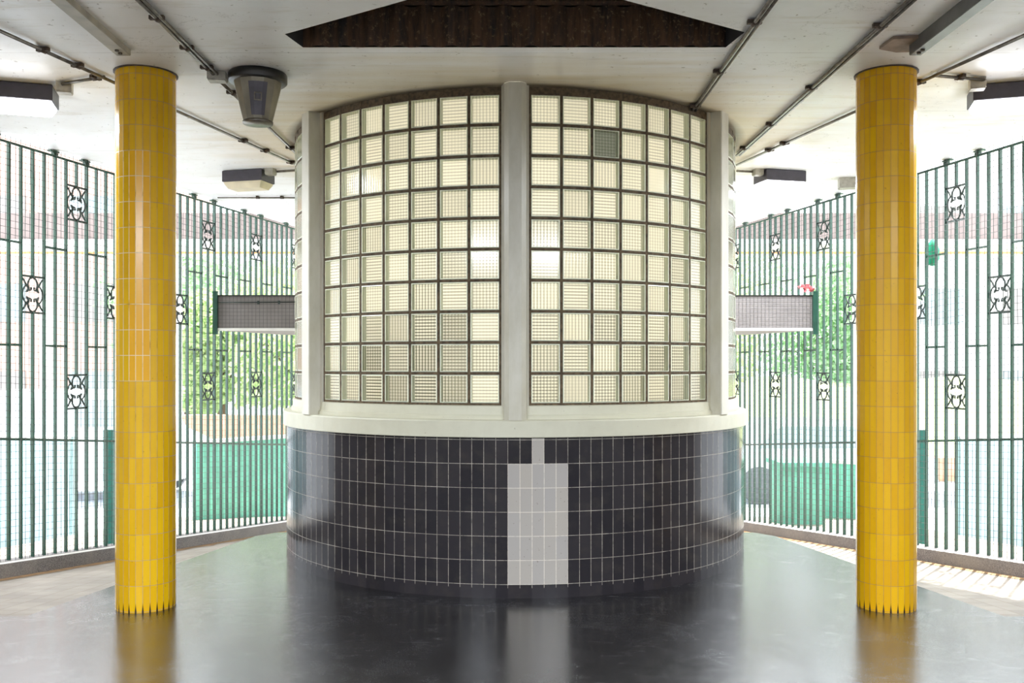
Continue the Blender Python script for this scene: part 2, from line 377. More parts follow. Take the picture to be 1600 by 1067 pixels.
for i in range(len(hole)):
    a, c = hole[i], hole[(i+1) % len(hole)]
    if i == 0: continue
    b.face([(a[0], a[1], CEIL), (c[0], c[1], CEIL), (c[0], c[1], CEIL+.5), (a[0], a[1], CEIL+.5)])
for t in tessellate_polygon([[Vector((x, y, 0)) for x, y in hole]]): b.face([(hole[i][0], hole[i][1], CEIL+.5) for i in t])
b.build('lining', M['recess_lining'], hv, recalc=False)
b = MB(); n = 64
xs = [-1.19+2.37*i/n for i in range(n+1)]
off = [0 if (i % 4) in (0, 1) else .03 for i in range(n+1)]
for i in range(n):
    for z0, z1, o2 in ((CEIL-.0, CEIL+.225, 0), (CEIL+.235, CEIL+.5, .06)):
        b.face([(xs[i], 5.24-off[i]-o2, z0), (xs[i+1], 5.24-off[i+1]-o2, z0), (xs[i+1], 5.24-off[i+1]-o2, z1), (xs[i], 5.24-off[i]-o2, z1)])
b.build('corrugated_sheet', M['rust'], hv)
b = MB(); b.bar((-1.1, 5.17, CEIL+.23), (1.1, 5.17, CEIL+.23), .06, .02); b.build('ledge', M['rust'], hv)

# ------------------------------------------------------------------ walls behind and beside the viewer
def wallbox(name, a, c, z0, z1, th, mat, label):
    a, c = Vector((*a, 0)), Vector((*c, 0)); d = (c-a).normalized(); nn = Vector((-d.y, d.x, 0))*th
    return struct(MB().poly([(a.x, a.y), (c.x, c.y), ((c+nn).x, (c+nn).y), ((a+nn).x, (a+nn).y)], z0, z1).build(name, mat), label)
YN = wl[0].y
wallbox('wall_left', (-5.2, -4), (-5.2, YN-.15), -.4, CEIL, .15, M['backwall'], 'pale side wall on the left, outside the frame')
wallbox('wall_right', (5.2, YN-.15), (5.2, -4), -.4, CEIL, .15, M['backwall'], 'pale side wall on the right, outside the frame')
wallbox('wall_left', (-5.35, YN-.15), (wl[0].x+.10, YN-.15), -.4, CEIL, .15, M['backwall'], 'short return wall where the left fence starts')
wallbox('wall_right', (-wl[0].x-.10, YN-.15), (5.35, YN-.15), -.4, CEIL, .15, M['backwall'], 'short return wall where the right fence starts')
wallbox('wall_back', (5.2, -4), (-5.2, -4), -.4, CEIL, -.15, M['backwall'], 'pale wall behind the viewer')

# ------------------------------------------------------------------ kerbs
for side, nm in ((-1, 'left'), (1, 'right')):
    b = MB(); N = 24
    rows = []
    for i in range(N+1):
        s = S_NEAR+(S_FAR-S_NEAR)*i/N; p = wall_pt(side, s); z = ramp_z(p.y)
        w_ = Vector((side*.972, .236, 0))
        rows.append([Vector((p.x, p.y, z-.05)), Vector((p.x, p.y, z+.112)), p+w_*.012+Vector((0, 0, z+.124)), p+w_*.15+Vector((0, 0, z+.126)), p+w_*.15+Vector((0, 0, -1.3))])
    for i in range(N):
        for j in range(4): b.face([rows[i][j], rows[i+1][j], rows[i+1][j+1], rows[i][j+1]], mi=1 if j in (1,) else 0)
        b.face([rows[i][0], rows[i][4], rows[i+1][4], rows[i+1][0]])
    for R2 in (rows[0], rows[-1]): b.face(R2)
    o = b.build('kerb', [M['kerb'], M['white']]); struct(o, 'low concrete kerb under the %s fence' % nm)

# ------------------------------------------------------------------ fences
def scroll(b, c, W, H, dx, ny, r=.0078):
    """wrought scroll in the wall plane: pointed oval with curled feet above, the same upside down below, side arcs"""
    def P(u, v): return c+dx*(u*W/2)+Vector((0, 0, v*H/2))
    for sg in (1, -1):
        for q in (1, -1):
            b.tube([P(q*u, sg*v) for u, v in [(0, .95), (.25, .89), (.43, .70), (.47, .50), (.40, .33), (.46, .22), (.60, .13)]], [r*.9, r, r, r, r*1.3, r*1.5, r*.9], 6)
            b.tube([P(q*u, sg*v) for u, v in [(.40, .33), (.27, .22), (.14, .25), (.13, .36)]], [r*1.2, r, r*.8, r*.8], 6)
            b.tube([P(q*u, sg*v) for u, v in [(.97, .88), (.78, .70), (.62, .50), (.46, .40)]], [r*.8, r, r*1.1, r], 6)
            b.tube([P(q*u, sg*v) for u, v in [(.62, .50), (.82, .36), (.94, .16), (.97, 0)]], r*.85, 6)
            b.lathe([(0, -.010), (.007, -.007), (.010, 0), (.007, .007), (0, .010)], 8, P(q*.15, sg*.36))
def fence(side):
    nm = 'left' if side < 0 else 'right'
    s_at = (lambda i: .035+.127*i) if side < 0 else (lambda i: .008+.127*i)
    base = wall_pt(side, 0); base.z = ramp_z(base.y)
    W_ = Vector((side*.972, .236, 0))                     # outward
    dx = Vector((-side*.236, .972, 0))
    root = empty('metal_fence', base, 'tall dark green barred fence with iron scrolls and wire mesh on the %s side' % nm, 'fence')
    line = lambda s: wall_pt(side, s)+W_*.07
    I0, I1 = -3, 48
    TOP = 3.205
    for i in range(I0, I1+1):
        p = line(s_at(i)); z0 = ramp_z(p.y)+.11
        c = i % 8
        segs = [(z0, TOP)]
        def cut(a, b2):
            out = []
            for u, v in segs:
                if b2 <= u or a >= v: out.append((u, v)); continue
                if a > u: out.append((u, a))
                if b2 < v: out.append((b2, v))
            return out
        if c == 7: segs = cut(2.71, 3.0); segs = cut(1.103, 1.388)
        if c == 3: segs = cut(1.895, 2.185)
        if c in (0, 5): segs[-1] = (segs[-1][0], CEIL+.01)
        b = MB()
        wdt = .030 if c != 0 else .034
        for u, v in segs: b.bar((p.x, p.y, u), (p.x, p.y, v), wdt, .013, up=dx, bev=.25)
        if c in (0, 5): b.bar(p+Vector((0, 0, TOP+.02))-dx*.03, p+Vector((0, 0, TOP+.02))+dx*.02, .03, .02); b.bar(p+Vector((0, 0, CEIL-.012))-dx*.07, p+Vector((0, 0, CEIL-.012))+dx*.03, .04, .012)
        b.build('bar', M['bar'], root, origin=(p.x, p.y, z0))
    a, z = line(s_at(I0)), line(s_at(I1))
    def rail(zf, off, hgt, name, thick=.012):
        b = MB(); A, B = a+W_*off, z+W_*off
        ya = [A]
        m = [A+(B-A)*t/12 for t in range(13)]
        for q in range(12): b.bar(m[q]+Vector((0, 0, zf(m[q].y))), m[q+1]+Vector((0, 0, zf(m[q+1].y))), thick, hgt)
        b.build(name, M['bar'], root)
    rail(lambda y: 3.203, -.014, .018, 'top_rail')
    rail(lambda y: ramp_z(y)+1.068, -.016, .020, 'middle_rail')
    for i in range(I0, I1-1):
        c = i % 8
        if c in (0, 4):
            A, B = line(s_at(i)), line(s_at(i+2))
            for zz in (2.442, 1.632):
                MB().bar(A+Vector((0, 0, zz)), B+Vector((0, 0, zz)), .012, .018).build('cross_bar', M['bar'], root, origin=A+Vector((0, 0, zz)))
        if c in (2, 6):
            A, B = line(s_at(i)), line(s_at(i+2)); mid = (A+B)/2
            for zz, hh in (((2.04, .29),) if c == 2 else ((2.855, .29), (1.245, .285))):
                b = MB(); cc = mid+Vector((0, 0, zz))
                scroll(b, cc, .225, hh, (B-A).normalized(), W_)
                for e in (hh/2, -hh/2): b.bar(A+Vector((0, 0, zz+e)), B+Vector((0, 0, zz+e)), .012, .016)
                b.build('scroll_panel', M['iron'], root, origin=cc)
    b = MB(); wr = .0028; off = -W_*.028
    L0, L1 = s_at(I0), s_at(I1); n = int((L1-L0)/.05); rr = random.Random(3 if side < 0 else 4)
    def wob(s, z): return .006*math.sin(s*3.1+z*2.3+side)+.004*math.sin(s*9+z*5)
    for j in range(n+1):
        s = L0+j*.05; P = []
        z0 = ramp_z(line(s).y)+.12
        for t in range(5):
            zz = z0+(CEIL-.005-z0)*t/4; P.append(line(s+wob(s, zz))+off+Vector((0, 0, zz)))
        for t in range(4): b.bar(P[t], P[t+1], wr, wr)
    for j in range(84):
        P = []
        for t in range(15):
            s = L0+(L1-L0)*t/14; y = line(s).y
            f = max(0, 1-(j*.05)/2.9)
            zz = CEIL-.01-(83-j)*.05 if False else .12+j*.05+ramp_z(y)*f
            P.append((zz, line(s)+off+Vector((0, 0, zz+wob(s, zz)))))
        if max(p[0] for p in P) > CEIL: continue
        for t in range(14): b.bar(P[t][1], P[t+1][1], wr, wr)
    b.build('wire_mesh', M['wire'], root, merge=False)
fence(-1); fence(1)

# ------------------------------------------------------------------ tiled columns
def column(x, y, mat, phase, label):
    r = .175; n = 27; b = MB()
    root = empty('tiled_column', (x, y, 0), label, 'column', 'yellow tiled columns')
    for j in range(n):
        a0, a1 = phase+2*PI*j/n, phase+2*PI*(j+1)/n
        P = lambda a, z: Vector((x+r*math.sin(a), y-r*math.cos(a), z))
        u0, u1 = (j+92)*TC, (j+93)*TC
        zz = [0]+[.007+TB*q for q in range(1, 22)]+[CEIL]
        for q in range(len(zz)-1):
            b.face([P(a0, zz[q]), P(a1, zz[q]), P(a1, zz[q+1]), P(a0, zz[q+1])], [(u0, zz[q]-.007+0*TB), (u1, zz[q]-.007), (u1, zz[q+1]-.007), (u0, zz[q+1]-.007)])
    b.build('tiled_shaft', mat, root)
    MB().lathe([(r+.012, CEIL), (r+.012, CEIL-.006), (r-.01, CEIL-.006)], 24, (x, y, 0)).build('dark_joint', M['clip'], root)
column(-2.26, 5.72, M['yellow_l'], -PI*.95, 'left yellow tiled column with white grout patches and oranger tiles')
column(2.27, 5.72, M['yellow_r'], -PI*.96, 'right yellow tiled column with dark thin grout lines throughout')

# ------------------------------------------------------------------ the kiosk drum
kio = empty('round_kiosk', DC, 'round kiosk with glass block walls over charcoal tiles and a cream sill', 'kiosk')
def cyl(a, r, z): return Vector((DC.x+r*math.sin(a), DC.y-r*math.cos(a), z))
b = MB(); ph0 = -.0253-200*2*PI/NB
for j in range(200-75, 200+76):
    a0 = ph0+j*2*PI/NB; a1 = a0+2*PI/NB
    z = [0]+[.087+TB*q for q in range(7)]; z[-1] = 1.02
    for q in range(7):
        vv = lambda zz: 10*TB+(zz-.087)
        b.face([cyl(a0, RB, z[q]), cyl(a1, RB, z[q]), cyl(a1, RB, z[q+1]), cyl(a0, RB, z[q+1])], [(j*TW, vv(z[q])), ((j+1)*TW, vv(z[q])), ((j+1)*TW, vv(z[q+1])), (j*TW, vv(z[q+1]))])
b.build('tiled_base', M['base_tiles'], kio)
MB().lathe([(1.70, 1.016), (1.862, 1.016), (1.866, 1.019), (1.866, 1.117), (1.861, 1.124), (1.856, 1.126), (1.70, 1.130)], 120, DC, sm=False).build('sill', M['cream'], kio)
MB().lathe([(1.805, 1.125), (1.805, 1.150), (1.799, 1.152), (1.799, 1.156), (1.794, 1.158), (1.790, 1.212), (1.775, 1.216), (1.70, 1.216)], 120, DC, sm=False).build('sill_upstand', M['cream'], kio)
# back facing part of the base below a fixed drop: carries the kiosk down to the sloping floor
MB().lathe([(1.835, -.9), (1.835, .02)], 96, DC, .95, 2*PI-.95).build('plinth', M['kerb'], kio)
PSI = .912; GP = .1152; G0 = .0528; ROWP = .1988; ZB = 1.221; RG = 1.772
def mullion(ps):
    b = MB(); rr_ = Vector((math.sin(ps), -math.cos(ps), 0)); tt = Vector((math.cos(ps), math.sin(ps), 0))
    sec = [(-.088, 1.70), (-.088, 1.785), (-.074, 1.79), (-.070, 1.835), (-.040, 1.866), (.040, 1.866), (.070, 1.835), (.074, 1.79), (.088, 1.785), (.088, 1.70)]
    if abs(ps) > .1: sec = [(-.085, 1.70), (-.085, 1.785), (-.062, 1.79), (-.060, 1.868), (-.054, 1.874), (.054, 1.874), (.060, 1.868), (.062, 1.79), (.085, 1.785), (.085, 1.70)]
    P = [DC+rr_*r2+tt*t for t, r2 in sec]
    for i in range(len(P)-1):
        a, c = P[i], P[i+1]; b.face([a+Vector((0, 0, 1.126)), c+Vector((0, 0, 1.126)), c+Vector((0, 0, CEIL-.0004)), a+Vector((0, 0, CEIL-.0004))])
    b.build('mullion', M['mullion'], kio, origin=P[4]+Vector((0, 0, 1.126)))
ms = [0, PSI, 2*PSI, 3*PSI, -PSI, -2*PSI, -3*PSI]
for ps in ms: mullion(ps)
rg = random.Random(11)
def panel(a0, ncol, ctr):
    """glass blocks from angle a0; ctr is the number of the panel: 0 left front, 1 right front"""
    g = MB(); mo = MB()
    for cI in range(ncol):
        for rI in range(10):
            aa = a0+GP*cI; ab = aa+GP; z0 = ZB+ROWP*rI; z1 = z0+ROWP
            jt = .0075
            A, B = cyl(aa, RG, 0), cyl(ab, RG, 0); t = (B-A).normalized(); nrm = Vector((t.y, -t.x, 0)); Wd = (B-A).length
            def P(u, v, d): return A+t*(jt+(Wd-2*jt)*u)+nrm*d+Vector((0, 0, z0+jt+(ROWP-2*jt)*v))
            par = (cI+rI) % 2; lowf = 1-rI/9
            bri = .84+.16*rg.random()
            sv_, sh_ = (.75, .25) if par else (.25, .75)
            if rg.random() < .45: sv_, sh_ = .55, .6
            sv_ += rg.uniform(-.15, .15); sh_ += rg.uniform(-.15, .15)
            f = .75+.5*lowf; sv_ *= f; sh_ *= f
            al = 1.0
            if ctr == 0 and rI < 3 and cI in (2, 3, 4, 5): bri *= .84; sv_ *= 1.2; sh_ *= 1.2  # dimmer lower left blocks: silhouettes of things inside put into the tint
            if ctr == 1 and rI == 8 and cI == 2: bri = .45; al = .35
            if ctr == 1 and rI == 7 and cI == 4: al = .9; sv_ = sh_ = .1
            col = (bri, max(0, sv_), max(0, sh_), al)
            def ring(e, d): return [(e, e, d), (1-e, e, d), (1-e, 1-e, d), (e, 1-e, d)]
            def band(ra, rb, mi, flat=False):
                for h in range(4):
                    q4 = (ra[h], ra[(h+1) % 4], rb[(h+1) % 4], rb[h]); g.face([P(*p) for p in q4], None, col, mi)
            band(ring(0, -.004), ring(.018, .004), 1); band(ring(.018, .004), ring(.045, .0055), 1)
            e0, e1 = .045, .055
            band(ring(e0, .0050), ring(e1, -.036), 1)
            r1 = ring(e0, .0052); uvf = [(0, 0), (1, 0), (1, 1), (0, 1)]
            g.face([P(*p) for p in r1], uvf, col, 2)
            r1 = ring(e1, -.036); g.face([P(*p) for p in r1], uvf, col, 0)
    o = g.build('glass_blocks', [M['glass_back'], M['glass_wall'], M['glass_front']], kio, origin=cyl(a0+GP*ncol/2, RG, ZB), recalc=False)
    # mortar grid: one framework between the blocks
    mw = .0085
    def strip(c0, c1, z0, z1, wd):
        mo.bar(c0+Vector((0, 0, z0)), c1+Vector((0, 0, z1)), wd, .055, up=None) if False else None
    for cI in range(ncol+1):
        a = a0+GP*cI; rr_ = Vector((math.sin(a), -math.cos(a), 0)); e = 0
        p = cyl(a, RG-.024, 0); mo.bar(p+Vector((0, 0, ZB-.006)), p+Vector((0, 0, CEIL-.004)), mw*2 if cI in (0, ncol) else mw*2, .056, up=rr_)
    for rI in range(11):
        z = ZB+ROWP*rI
        for cI in range(ncol):
            p, q = cyl(a0+GP*cI, RG-.024, z), cyl(a0+GP*(cI+1), RG-.024, z)
            mo.bar(p, q, .056, mw*2)
            if rI == 10:
                up_ = Vector((0, 0, (CEIL-.003-z)/2)); mo.bar(p+up_, q+up_, .050, CEIL-.003-z)
    mo.build('mortar_grid', M['mortar'], o if False else kio)
    # brown packing where the outer blocks meet the mullions
panel(-G0-7*GP, 7, 0); panel(G0, 7, 1)
panel(PSI+G0, 7, 2); panel(-PSI-G0-7*GP, 7, 3); panel(2*PSI+G0, 7, 4); panel(-2*PSI-G0-7*GP, 7, 5); panel(3*PSI+G0, 6, 6)
# inside: floor, ceiling lamp
MB().lathe([(0, 1.0), (1.72, 1.0)], 48, DC).build('counter_deck', M['white'], kio)
li = empty('globe_lamp', DC+Vector((0, 0, CEIL)), 'globe lamp under the ceiling inside the kiosk', 'lamp')
MB().lathe([(0, CEIL-.20), (.07, CEIL-.19), (.10, CEIL-.13), (.08, CEIL-.06), (.05, CEIL-.04)], 24, DC).build('globe', M['tube'], li)
MB().lathe([(.05, CEIL-.04), (.06, CEIL-.03), (.06, CEIL)], 24, DC).build('holder', M['whitecap'], li)
ld = bpy.data.lights.new('kiosk_light', 'POINT'); ld.energy = 62; ld.color = (1, .97, .91); ld.shadow_soft_size = .25
lo = bpy.data.objects.new('kiosk_light', ld); COL.objects.link(lo); lo.location = DC+Vector((0, 0, 2.1))

# ------------------------------------------------------------------ bulkhead lamps
def lamp(c, yaw, lit, label, Lx=.40, Ly=.24, pw=30):
    root = empty('bulkhead_lamp', (c[0], c[1], CEIL), label, 'ceiling lamp', 'bulkhead lamps')
    T = Matrix.Translation((c[0], c[1], CEIL-.003)) @ Matrix.Rotation(yaw, 4, 'Z')
    def ring(x, y, z): return [T @ Vector((a*x/2, d*y/2, z)) for a, d in ((-1, -1), (1, -1), (1, 1), (-1, 1))]
    def loft(rs, cap=True):
        b = MB()
        for i in range(len(rs)-1):
            for j in range(4): b.face([rs[i][j], rs[i][(j+1) % 4], rs[i+1][(j+1) % 4], rs[i+1][j]])
        b.face(rs[0][::-1]); b.face(rs[-1]); return b
    loft([ring(Lx*.97, Ly*.97, 0), ring(Lx, Ly, -.006), ring(Lx, Ly, -.098), ring(Lx*.96, Ly*.94, -.102)]).build('housing', M['lampbody'], root)
    loft([ring(Lx*.95, Ly*.93, -.1025), ring(Lx*.92, Ly*.9, -.12), ring(Lx*.80, Ly*.68, -.160)]).build('diffuser', M['lit'] if lit else M['whitecap'], root)
    if lit:
        a = bpy.data.lights.new('lamp_light', 'AREA'); a.shape = 'RECTANGLE'; a.size = Lx*.9; a.size_y = Ly*.8; a.energy = pw; a.color = (.86, .92, 1)
        ao = bpy.data.objects.new('lamp_light', a); COL.objects.link(ao); ao.location = (c[0], c[1], CEIL-.165)
    return root
def lat(px, py, z=CEIL-.05): p = pt_z(px, py, z); return (p.x, p.y)
lamp((-3.16, 5.98), .30, True, 'lit lamp left of the left yellow column, at the photo edge', pw=36)
lamp((-2.46, 8.62), -.25, False, 'unlit cream lamp on the ceiling between left column and kiosk')
lamp((2.44, 8.62), .25, True, 'lit lamp between the kiosk and right yellow column', pw=55)
lamp((3.13, 5.98), -.30, True, 'lit lamp right of the right yellow column, at the photo edge', pw=36)
# unseen wide light panels, added behind the viewer as fill from the front
for x, y, lab in ((-2.2, -.8, 'added unseen fill light panel on the ceiling behind the viewer, left'), (2.2, -.8, 'added unseen fill light panel on the ceiling behind the viewer, right')):
    lamp((x, y), 0, True, lab, Lx=1.9, Ly=1.2, pw=340)

# ------------------------------------------------------------------ ceiling conduits
def conduit(p, q, label, clips=(), r=.0105, twin=False):
    a, c = pt_z(p[0], p[1], CEIL-.018), pt_z(q[0], q[1], CEIL-.018)
    root = empty('ceiling_conduit', (a.x, a.y, CEIL), label, 'conduit', 'steel conduits on the ceiling')
    b = MB(); b.tube([a, a+(c-a)*.5, c], r, 8)
    if twin:
        d = (c-a).normalized().cross(Vector((0, 0, 1)))*.026; b.tube([a+d, c+d], r*.8, 8)
    b.build('pipe', M['conduit'], root)
    d = (c-a).normalized()
    for t in clips:
        m = a+(c-a)*t
        bb = MB().bar(m-d*.012+Vector((0, 0, .005)), m+d*.012+Vector((0, 0, .005)), .075, .020); bb.tube([m-d*.02, m+d*.02], r*1.45, 8)
        bb.build('clip', M['clip'], root, origin=m)
    return root
conduit((-25, 37), (463, 258), 'steel conduit running behind the left yellow column to the kiosk', (.12, .20, .42, .74, .84, .97))
conduit((180, -35), (335, 118), 'steel conduit from the front to the junction box beside the lantern', (.35, .66, .9), twin=True)
conduit((345, 128), (463, 240), 'steel conduit from the junction box past the lantern to the kiosk', (.12, .9))
conduit((1240, -50), (1079, 176), 'steel conduit crossing the corner of the ceiling recess', (.28, .62, .93), twin=True)
conduit((1482, -55), (1151, 243), 'steel conduit from the photo top to the kiosk, just left of the right column', (.2, .49, .73, .93), twin=True)
conduit((1625, 44), (1151, 258), 'steel conduit running behind the right yellow column to the kiosk', (.28, .36, .76, .83))
conduit((163, 120), (97, 131), 'short steel conduit feeding the left edge lamp', (.2,))
conduit((1460, 118), (1540, 125), 'short steel conduit feeding the right edge lamp', (.5,))
conduit((463, 266), (420, 269), 'short steel conduit feeding the unlit lamp')
conduit((1151, 267), (1188, 269), 'short steel conduit feeding the lit lamp right of the kiosk')
conduit((340, 309), (466, 309), 'thin conduit far back on the ceiling left of the kiosk', (.5, .8), r=.008)
def jbox(px, py, size, yaw, label):
    p = pt_z(px, py, CEIL-size[2]/2); root = empty('junction_box', (p.x, p.y, CEIL), label, 'junction box', 'junction boxes')
    Rz = Matrix.Rotation(yaw, 3, 'Z')
    MB().box((p.x, p.y, CEIL-size[2]/2), size, Rz).build('box_body', M['box'], root)
    MB().box((p.x, p.y, CEIL-size[2]-.004), (size[0]*.92, size[1]*.92, .008), Rz).build('lid', M['box'], root)
jbox(340, 120, (.11, .08, .045), .1, 'steel junction box on the ceiling left of the lantern')
jbox(101, 137, (.09, .08, .06), .3, 'pale junction box joined to the lamp at the left edge')
jbox(1527, 131, (.09, .08, .06), -.3, 'pale junction box joined to the lamp at the right edge')
jbox(423, 268, (.08, .08, .05), -.2, 'small junction box beside the unlit lamp')
jbox(1184, 269, (.08, .08, .05), .2, 'small junction box beside the lit lamp right of the kiosk')
jbox(1325, 286, (.17, .14, .09), -.2, 'pale box on the ceiling just left of the right column, near the fence')

# steel channels
def channel(p, q, wd, hg, mat, label, flange=True):
    a, c = pt_z(p[0], p[1], CEIL), pt_z(q[0], q[1], CEIL); root = empty('steel_channel', a, label, 'steel channel')
    d = (c-a).normalized(); s_ = d.cross(Vector((0, 0, 1)))
    b = MB()
    for e, h2 in ((-1, hg), (1, hg)): b.bar(a+s_*e*wd/2-Vector((0, 0, h2/2)), c+s_*e*wd/2-Vector((0, 0, h2/2)), .006, h2)
    b.bar(a-Vector((0, 0, hg)), c-Vector((0, 0, hg)), wd, .006)
    b.build('web', mat, root)
    bb = MB()
    for t in (.9, .95): m = a+(c-a)*t; bb.tube([m-Vector((0, 0, hg)), m-Vector((0, 0, hg+.01))], .012, 8)
    bb.build('bolts', M['clip'], root); return root
channel((68, -30), (193, 78), .075, .03, M['chan_dirty'], 'painted steel channel ending in front of the left yellow column')
channel((1570, -45), (1430, 66), .06, .07, M['channel'], 'grey steel channel ending above the right yellow column')
pl = [pt_z(x, y, CEIL) for x, y in ((1374, 72), (1396, 56), (1440, 54), (1440, 76), (1400, 77))]
tag(MB().poly([(p.x, p.y) for p in pl], CEIL-.018, CEIL-.001).build('ceiling_plate', M['plate']), 'rusty pale plate on the ceiling at the end of the grey channel', 'plate')

# lantern
lc = pt_z(403, 116, CEIL); root = empty('ceiling_lantern', (lc.x, lc.y, CEIL), 'tapered bucket shaped lantern hanging from the ceiling with a black collar', 'lantern')
C0 = Vector((lc.x, lc.y, CEIL))
MB().lathe([(.02, 0), (.172, 0), (.176, -.008), (.176, -.048), (.168, -.056), (.130, -.056)], 40, C0).build('collar', M['black'], root)
k = NT('lantern_body'); n1 = k.noise(6, 4, k.obj()); k.bc(k.mix(k.gray(n1, .35, .65), srgb(112, 106, 92), srgb(142, 136, 120))); k.rough(.35); k.b.inputs['Metallic'].default_value = .3
MB().lathe([(.146, -.054), (.142, -.075), (.090, -.285), (.084, -.30), (.0, -.303)], 12, C0, sm=False).build('body', k.m, root)
MB().lathe([(.086, -.288), (.092, -.292), (.090, -.306), (.0, -.308)], 24, C0).build('rim', M['conduit'], root)
ca = math.atan2(-C0.x, C0.y)*-1
def cone(a, z, e=.004): r_ = .142-(.052/.21)*(-z-.075)+e; return C0+Vector((r_*math.sin(a), -r_*math.cos(a), z))
b = MB(); aF = math.atan2(-C0.x, C0.y)
for i in range(4):
    a0, a1 = aF-.40+.2*i, aF-.20+.2*i
    b.face([cone(a0*1+.0, -.272), cone(a1, -.272), cone(a1, -.082), cone(a0, -.082)])
b.build('front_plate', M['lampbody'], root)
b = MB()
for u, v, w_, h_ in ((0, .022, .045, .006), (0, -.022, .045, .006), (-.02, 0, .006, .045), (.02, 0, .006, .045)):
    p = cone(aF, -.17, .012); b.box(p+Vector((u*math.cos(aF), u*math.sin(aF), v)), (w_, .01, h_), Matrix.Rotation(aF, 3, 'Z'))
b.build('square_bracket', M['conduit'], root)

# ------------------------------------------------------------------ board across the passage behind the kiosk
YB = 10.0
root = empty('fascia_board', (0, YB, 1.84), 'long grey meshed board spanning the passage behind the kiosk', 'fascia board')
MB().poly([(-3.20, YB), (3.20, YB), (2.84, YB+1.5), (-2.84, YB+1.5)], 1.8425, 2.2175).build('board', M['fascia'], root)
b = MB(); b.box((0, YB-.012, 1.853), (6.38, .03, .028)); b.build('lower_trim', M['white'], root)
MB().box((0, YB-.008, 2.215), (6.38, .025, .012)).build('upper_edge', M['black'], root)
b = MB()
for i in range(160): x = -3.17+i*.04; b.bar((x, YB-.02, 1.87), (x, YB-.02, 2.21), .003, .003)
for i in range(9): z = 1.88+i*.04; b.bar((-3.17, YB-.023, z), (3.17, YB-.023, z), .003, .003)
b.build('wire_mesh', simple('dark_mesh_wire', srgb(96, 90, 88), .5), root, merge=False)
b = MB()
b.tube([(-3.17, YB-.03, 2.14), (-2.9, YB-.03, 2.142), (-2.35, YB-.03, 2.145)], .006, 6); b.box((-2.74, YB-.03, 2.14), (.02, .02, .035)); b.box((-2.52, YB-.03, 2.142), (.02, .02, .035)); b.build('cable', M['iron'], root)
for sx in (-1, 1): MB().bar((sx*3.2, YB-.02, 1.80), (sx*3.2, YB-.02, 2.26), .05, .05).build('end_post', M['bar'], root, origin=(sx*3.2, YB-.02, 1.8))
b = MB(); rr2 = random.Random(5)
for i in range(14):
    c = Vector((3.11+rr2.uniform(-.08, .08), YB-.02+rr2.uniform(-.03, .03), 2.282+rr2.uniform(-.01, .045)))
    for q in range(3):
        a = [Vector((rr2.uniform(-.03, .03), rr2.uniform(-.03, .03), rr2.uniform(-.03, .03))) for _ in range(4)]; b.face([c+a[0], c+a[1], c+a[2]]); b.face([c+a[0], c+a[2], c+a[3]])
tag(b.build('pink_rag', simple('pink_cloth', srgb(225, 120, 125), .8)), 'small crumpled pink rag on top of the grey board, right of the kiosk', 'rag')

# ------------------------------------------------------------------ outside
GZ = -1.0
k = NT('pavement'); n1 = k.noise(.6, 5, k.obj()); k.bc(k.mix(k.gray(n1, .4, .6), srgb(170, 176, 184), srgb(190, 196, 204))); k.rough(.9)
b = MB()
gp = [(-60, -20), (-5.36, -20), (-5.36, 6.7), (-4.18, 6.7), (-2.7, 14.2), (2.7, 14.2), (4.18, 6.7), (5.36, 6.7), (5.36, -20), (60, -20), (60, 80), (-60, 80)]
struct(b.poly(gp, GZ-.2, GZ).build('ground', k.m), 'pale street paving outside')
def emat(name, col, n=6, a=.1, r=.8): return simple(name, col, r, nscale=n, namt=a)
def hoard(p, q, z1, mat, label, name='site_hoarding', cat='hoarding'):
    a, c = Vector((*p, GZ)), Vector((*q, GZ)); root = empty(name, a, label, cat)
    d = (c-a).normalized(); n = max(2, int((c-a).length/.6)); b = MB()
    b.bar(a+Vector((0, 0, (z1-GZ)/2)), c+Vector((0, 0, (z1-GZ)/2)), .04, z1-GZ); b.build('boards', mat, root)
    for i in range(n+1):
        m = a+(c-a)*i/n; MB().bar(m+d.cross(Vector((0, 0, 1)))*-.05, m+d.cross(Vector((0, 0, 1)))*-.05+Vector((0, 0, z1-GZ+.03)), .06, .05).build('post', mat, root, origin=m)
    MB().bar(a+Vector((0, 0, z1-GZ+.02)), c+Vector((0, 0, z1-GZ+.02)), .09, .05).build('capping', M['white'], root)
teal = emat('pale_teal_board', srgb(158, 186, 188)); green = emat('green_board', srgb(100, 170, 148))
hoard((-11.5, 12.6), (-6.0, 12.6), .48, teal, 'pale teal hoarding outside the left fence')
hoard((6.0, 12.6), (11.5, 12.6), .48, teal, 'pale teal hoarding outside the right fence')
hoard((-4.6, 13.5), (-2.9, 15.2), .34, green, 'green hoarding outside, seen between left column and kiosk')
hoard((4.1, 14.2), (5.6, 13.4), .02, green, 'green hoarding outside, seen beside the right column')
def binbox(c, s, mat, label):
    root = empty('wheeled_bin', (c[0], c[1], GZ), label, 'bin')
    MB().poly([(c[0]-s*.45, c[1]-s*.45), (c[0]+s*.45, c[1]-s*.45), (c[0]+s*.5, c[1]+s*.5), (c[0]-s*.5, c[1]+s*.5)], GZ+.25, GZ+1.1).build('body', mat, root)
    MB().box((c[0], c[1], GZ+1.13), (s*1.1, s*1.15, .06)).build('lid', mat, root)
    for e in (-1, 1): MB().tube([(c[0]+e*s*.45-.03, c[1], GZ+.13), (c[0]+e*s*.45+.03, c[1], GZ+.13)], .13, 16).build('wheel', M['black'], root)
binbox((3.9, 12.9), .62, green, 'green bin outside, seen right of the kiosk')
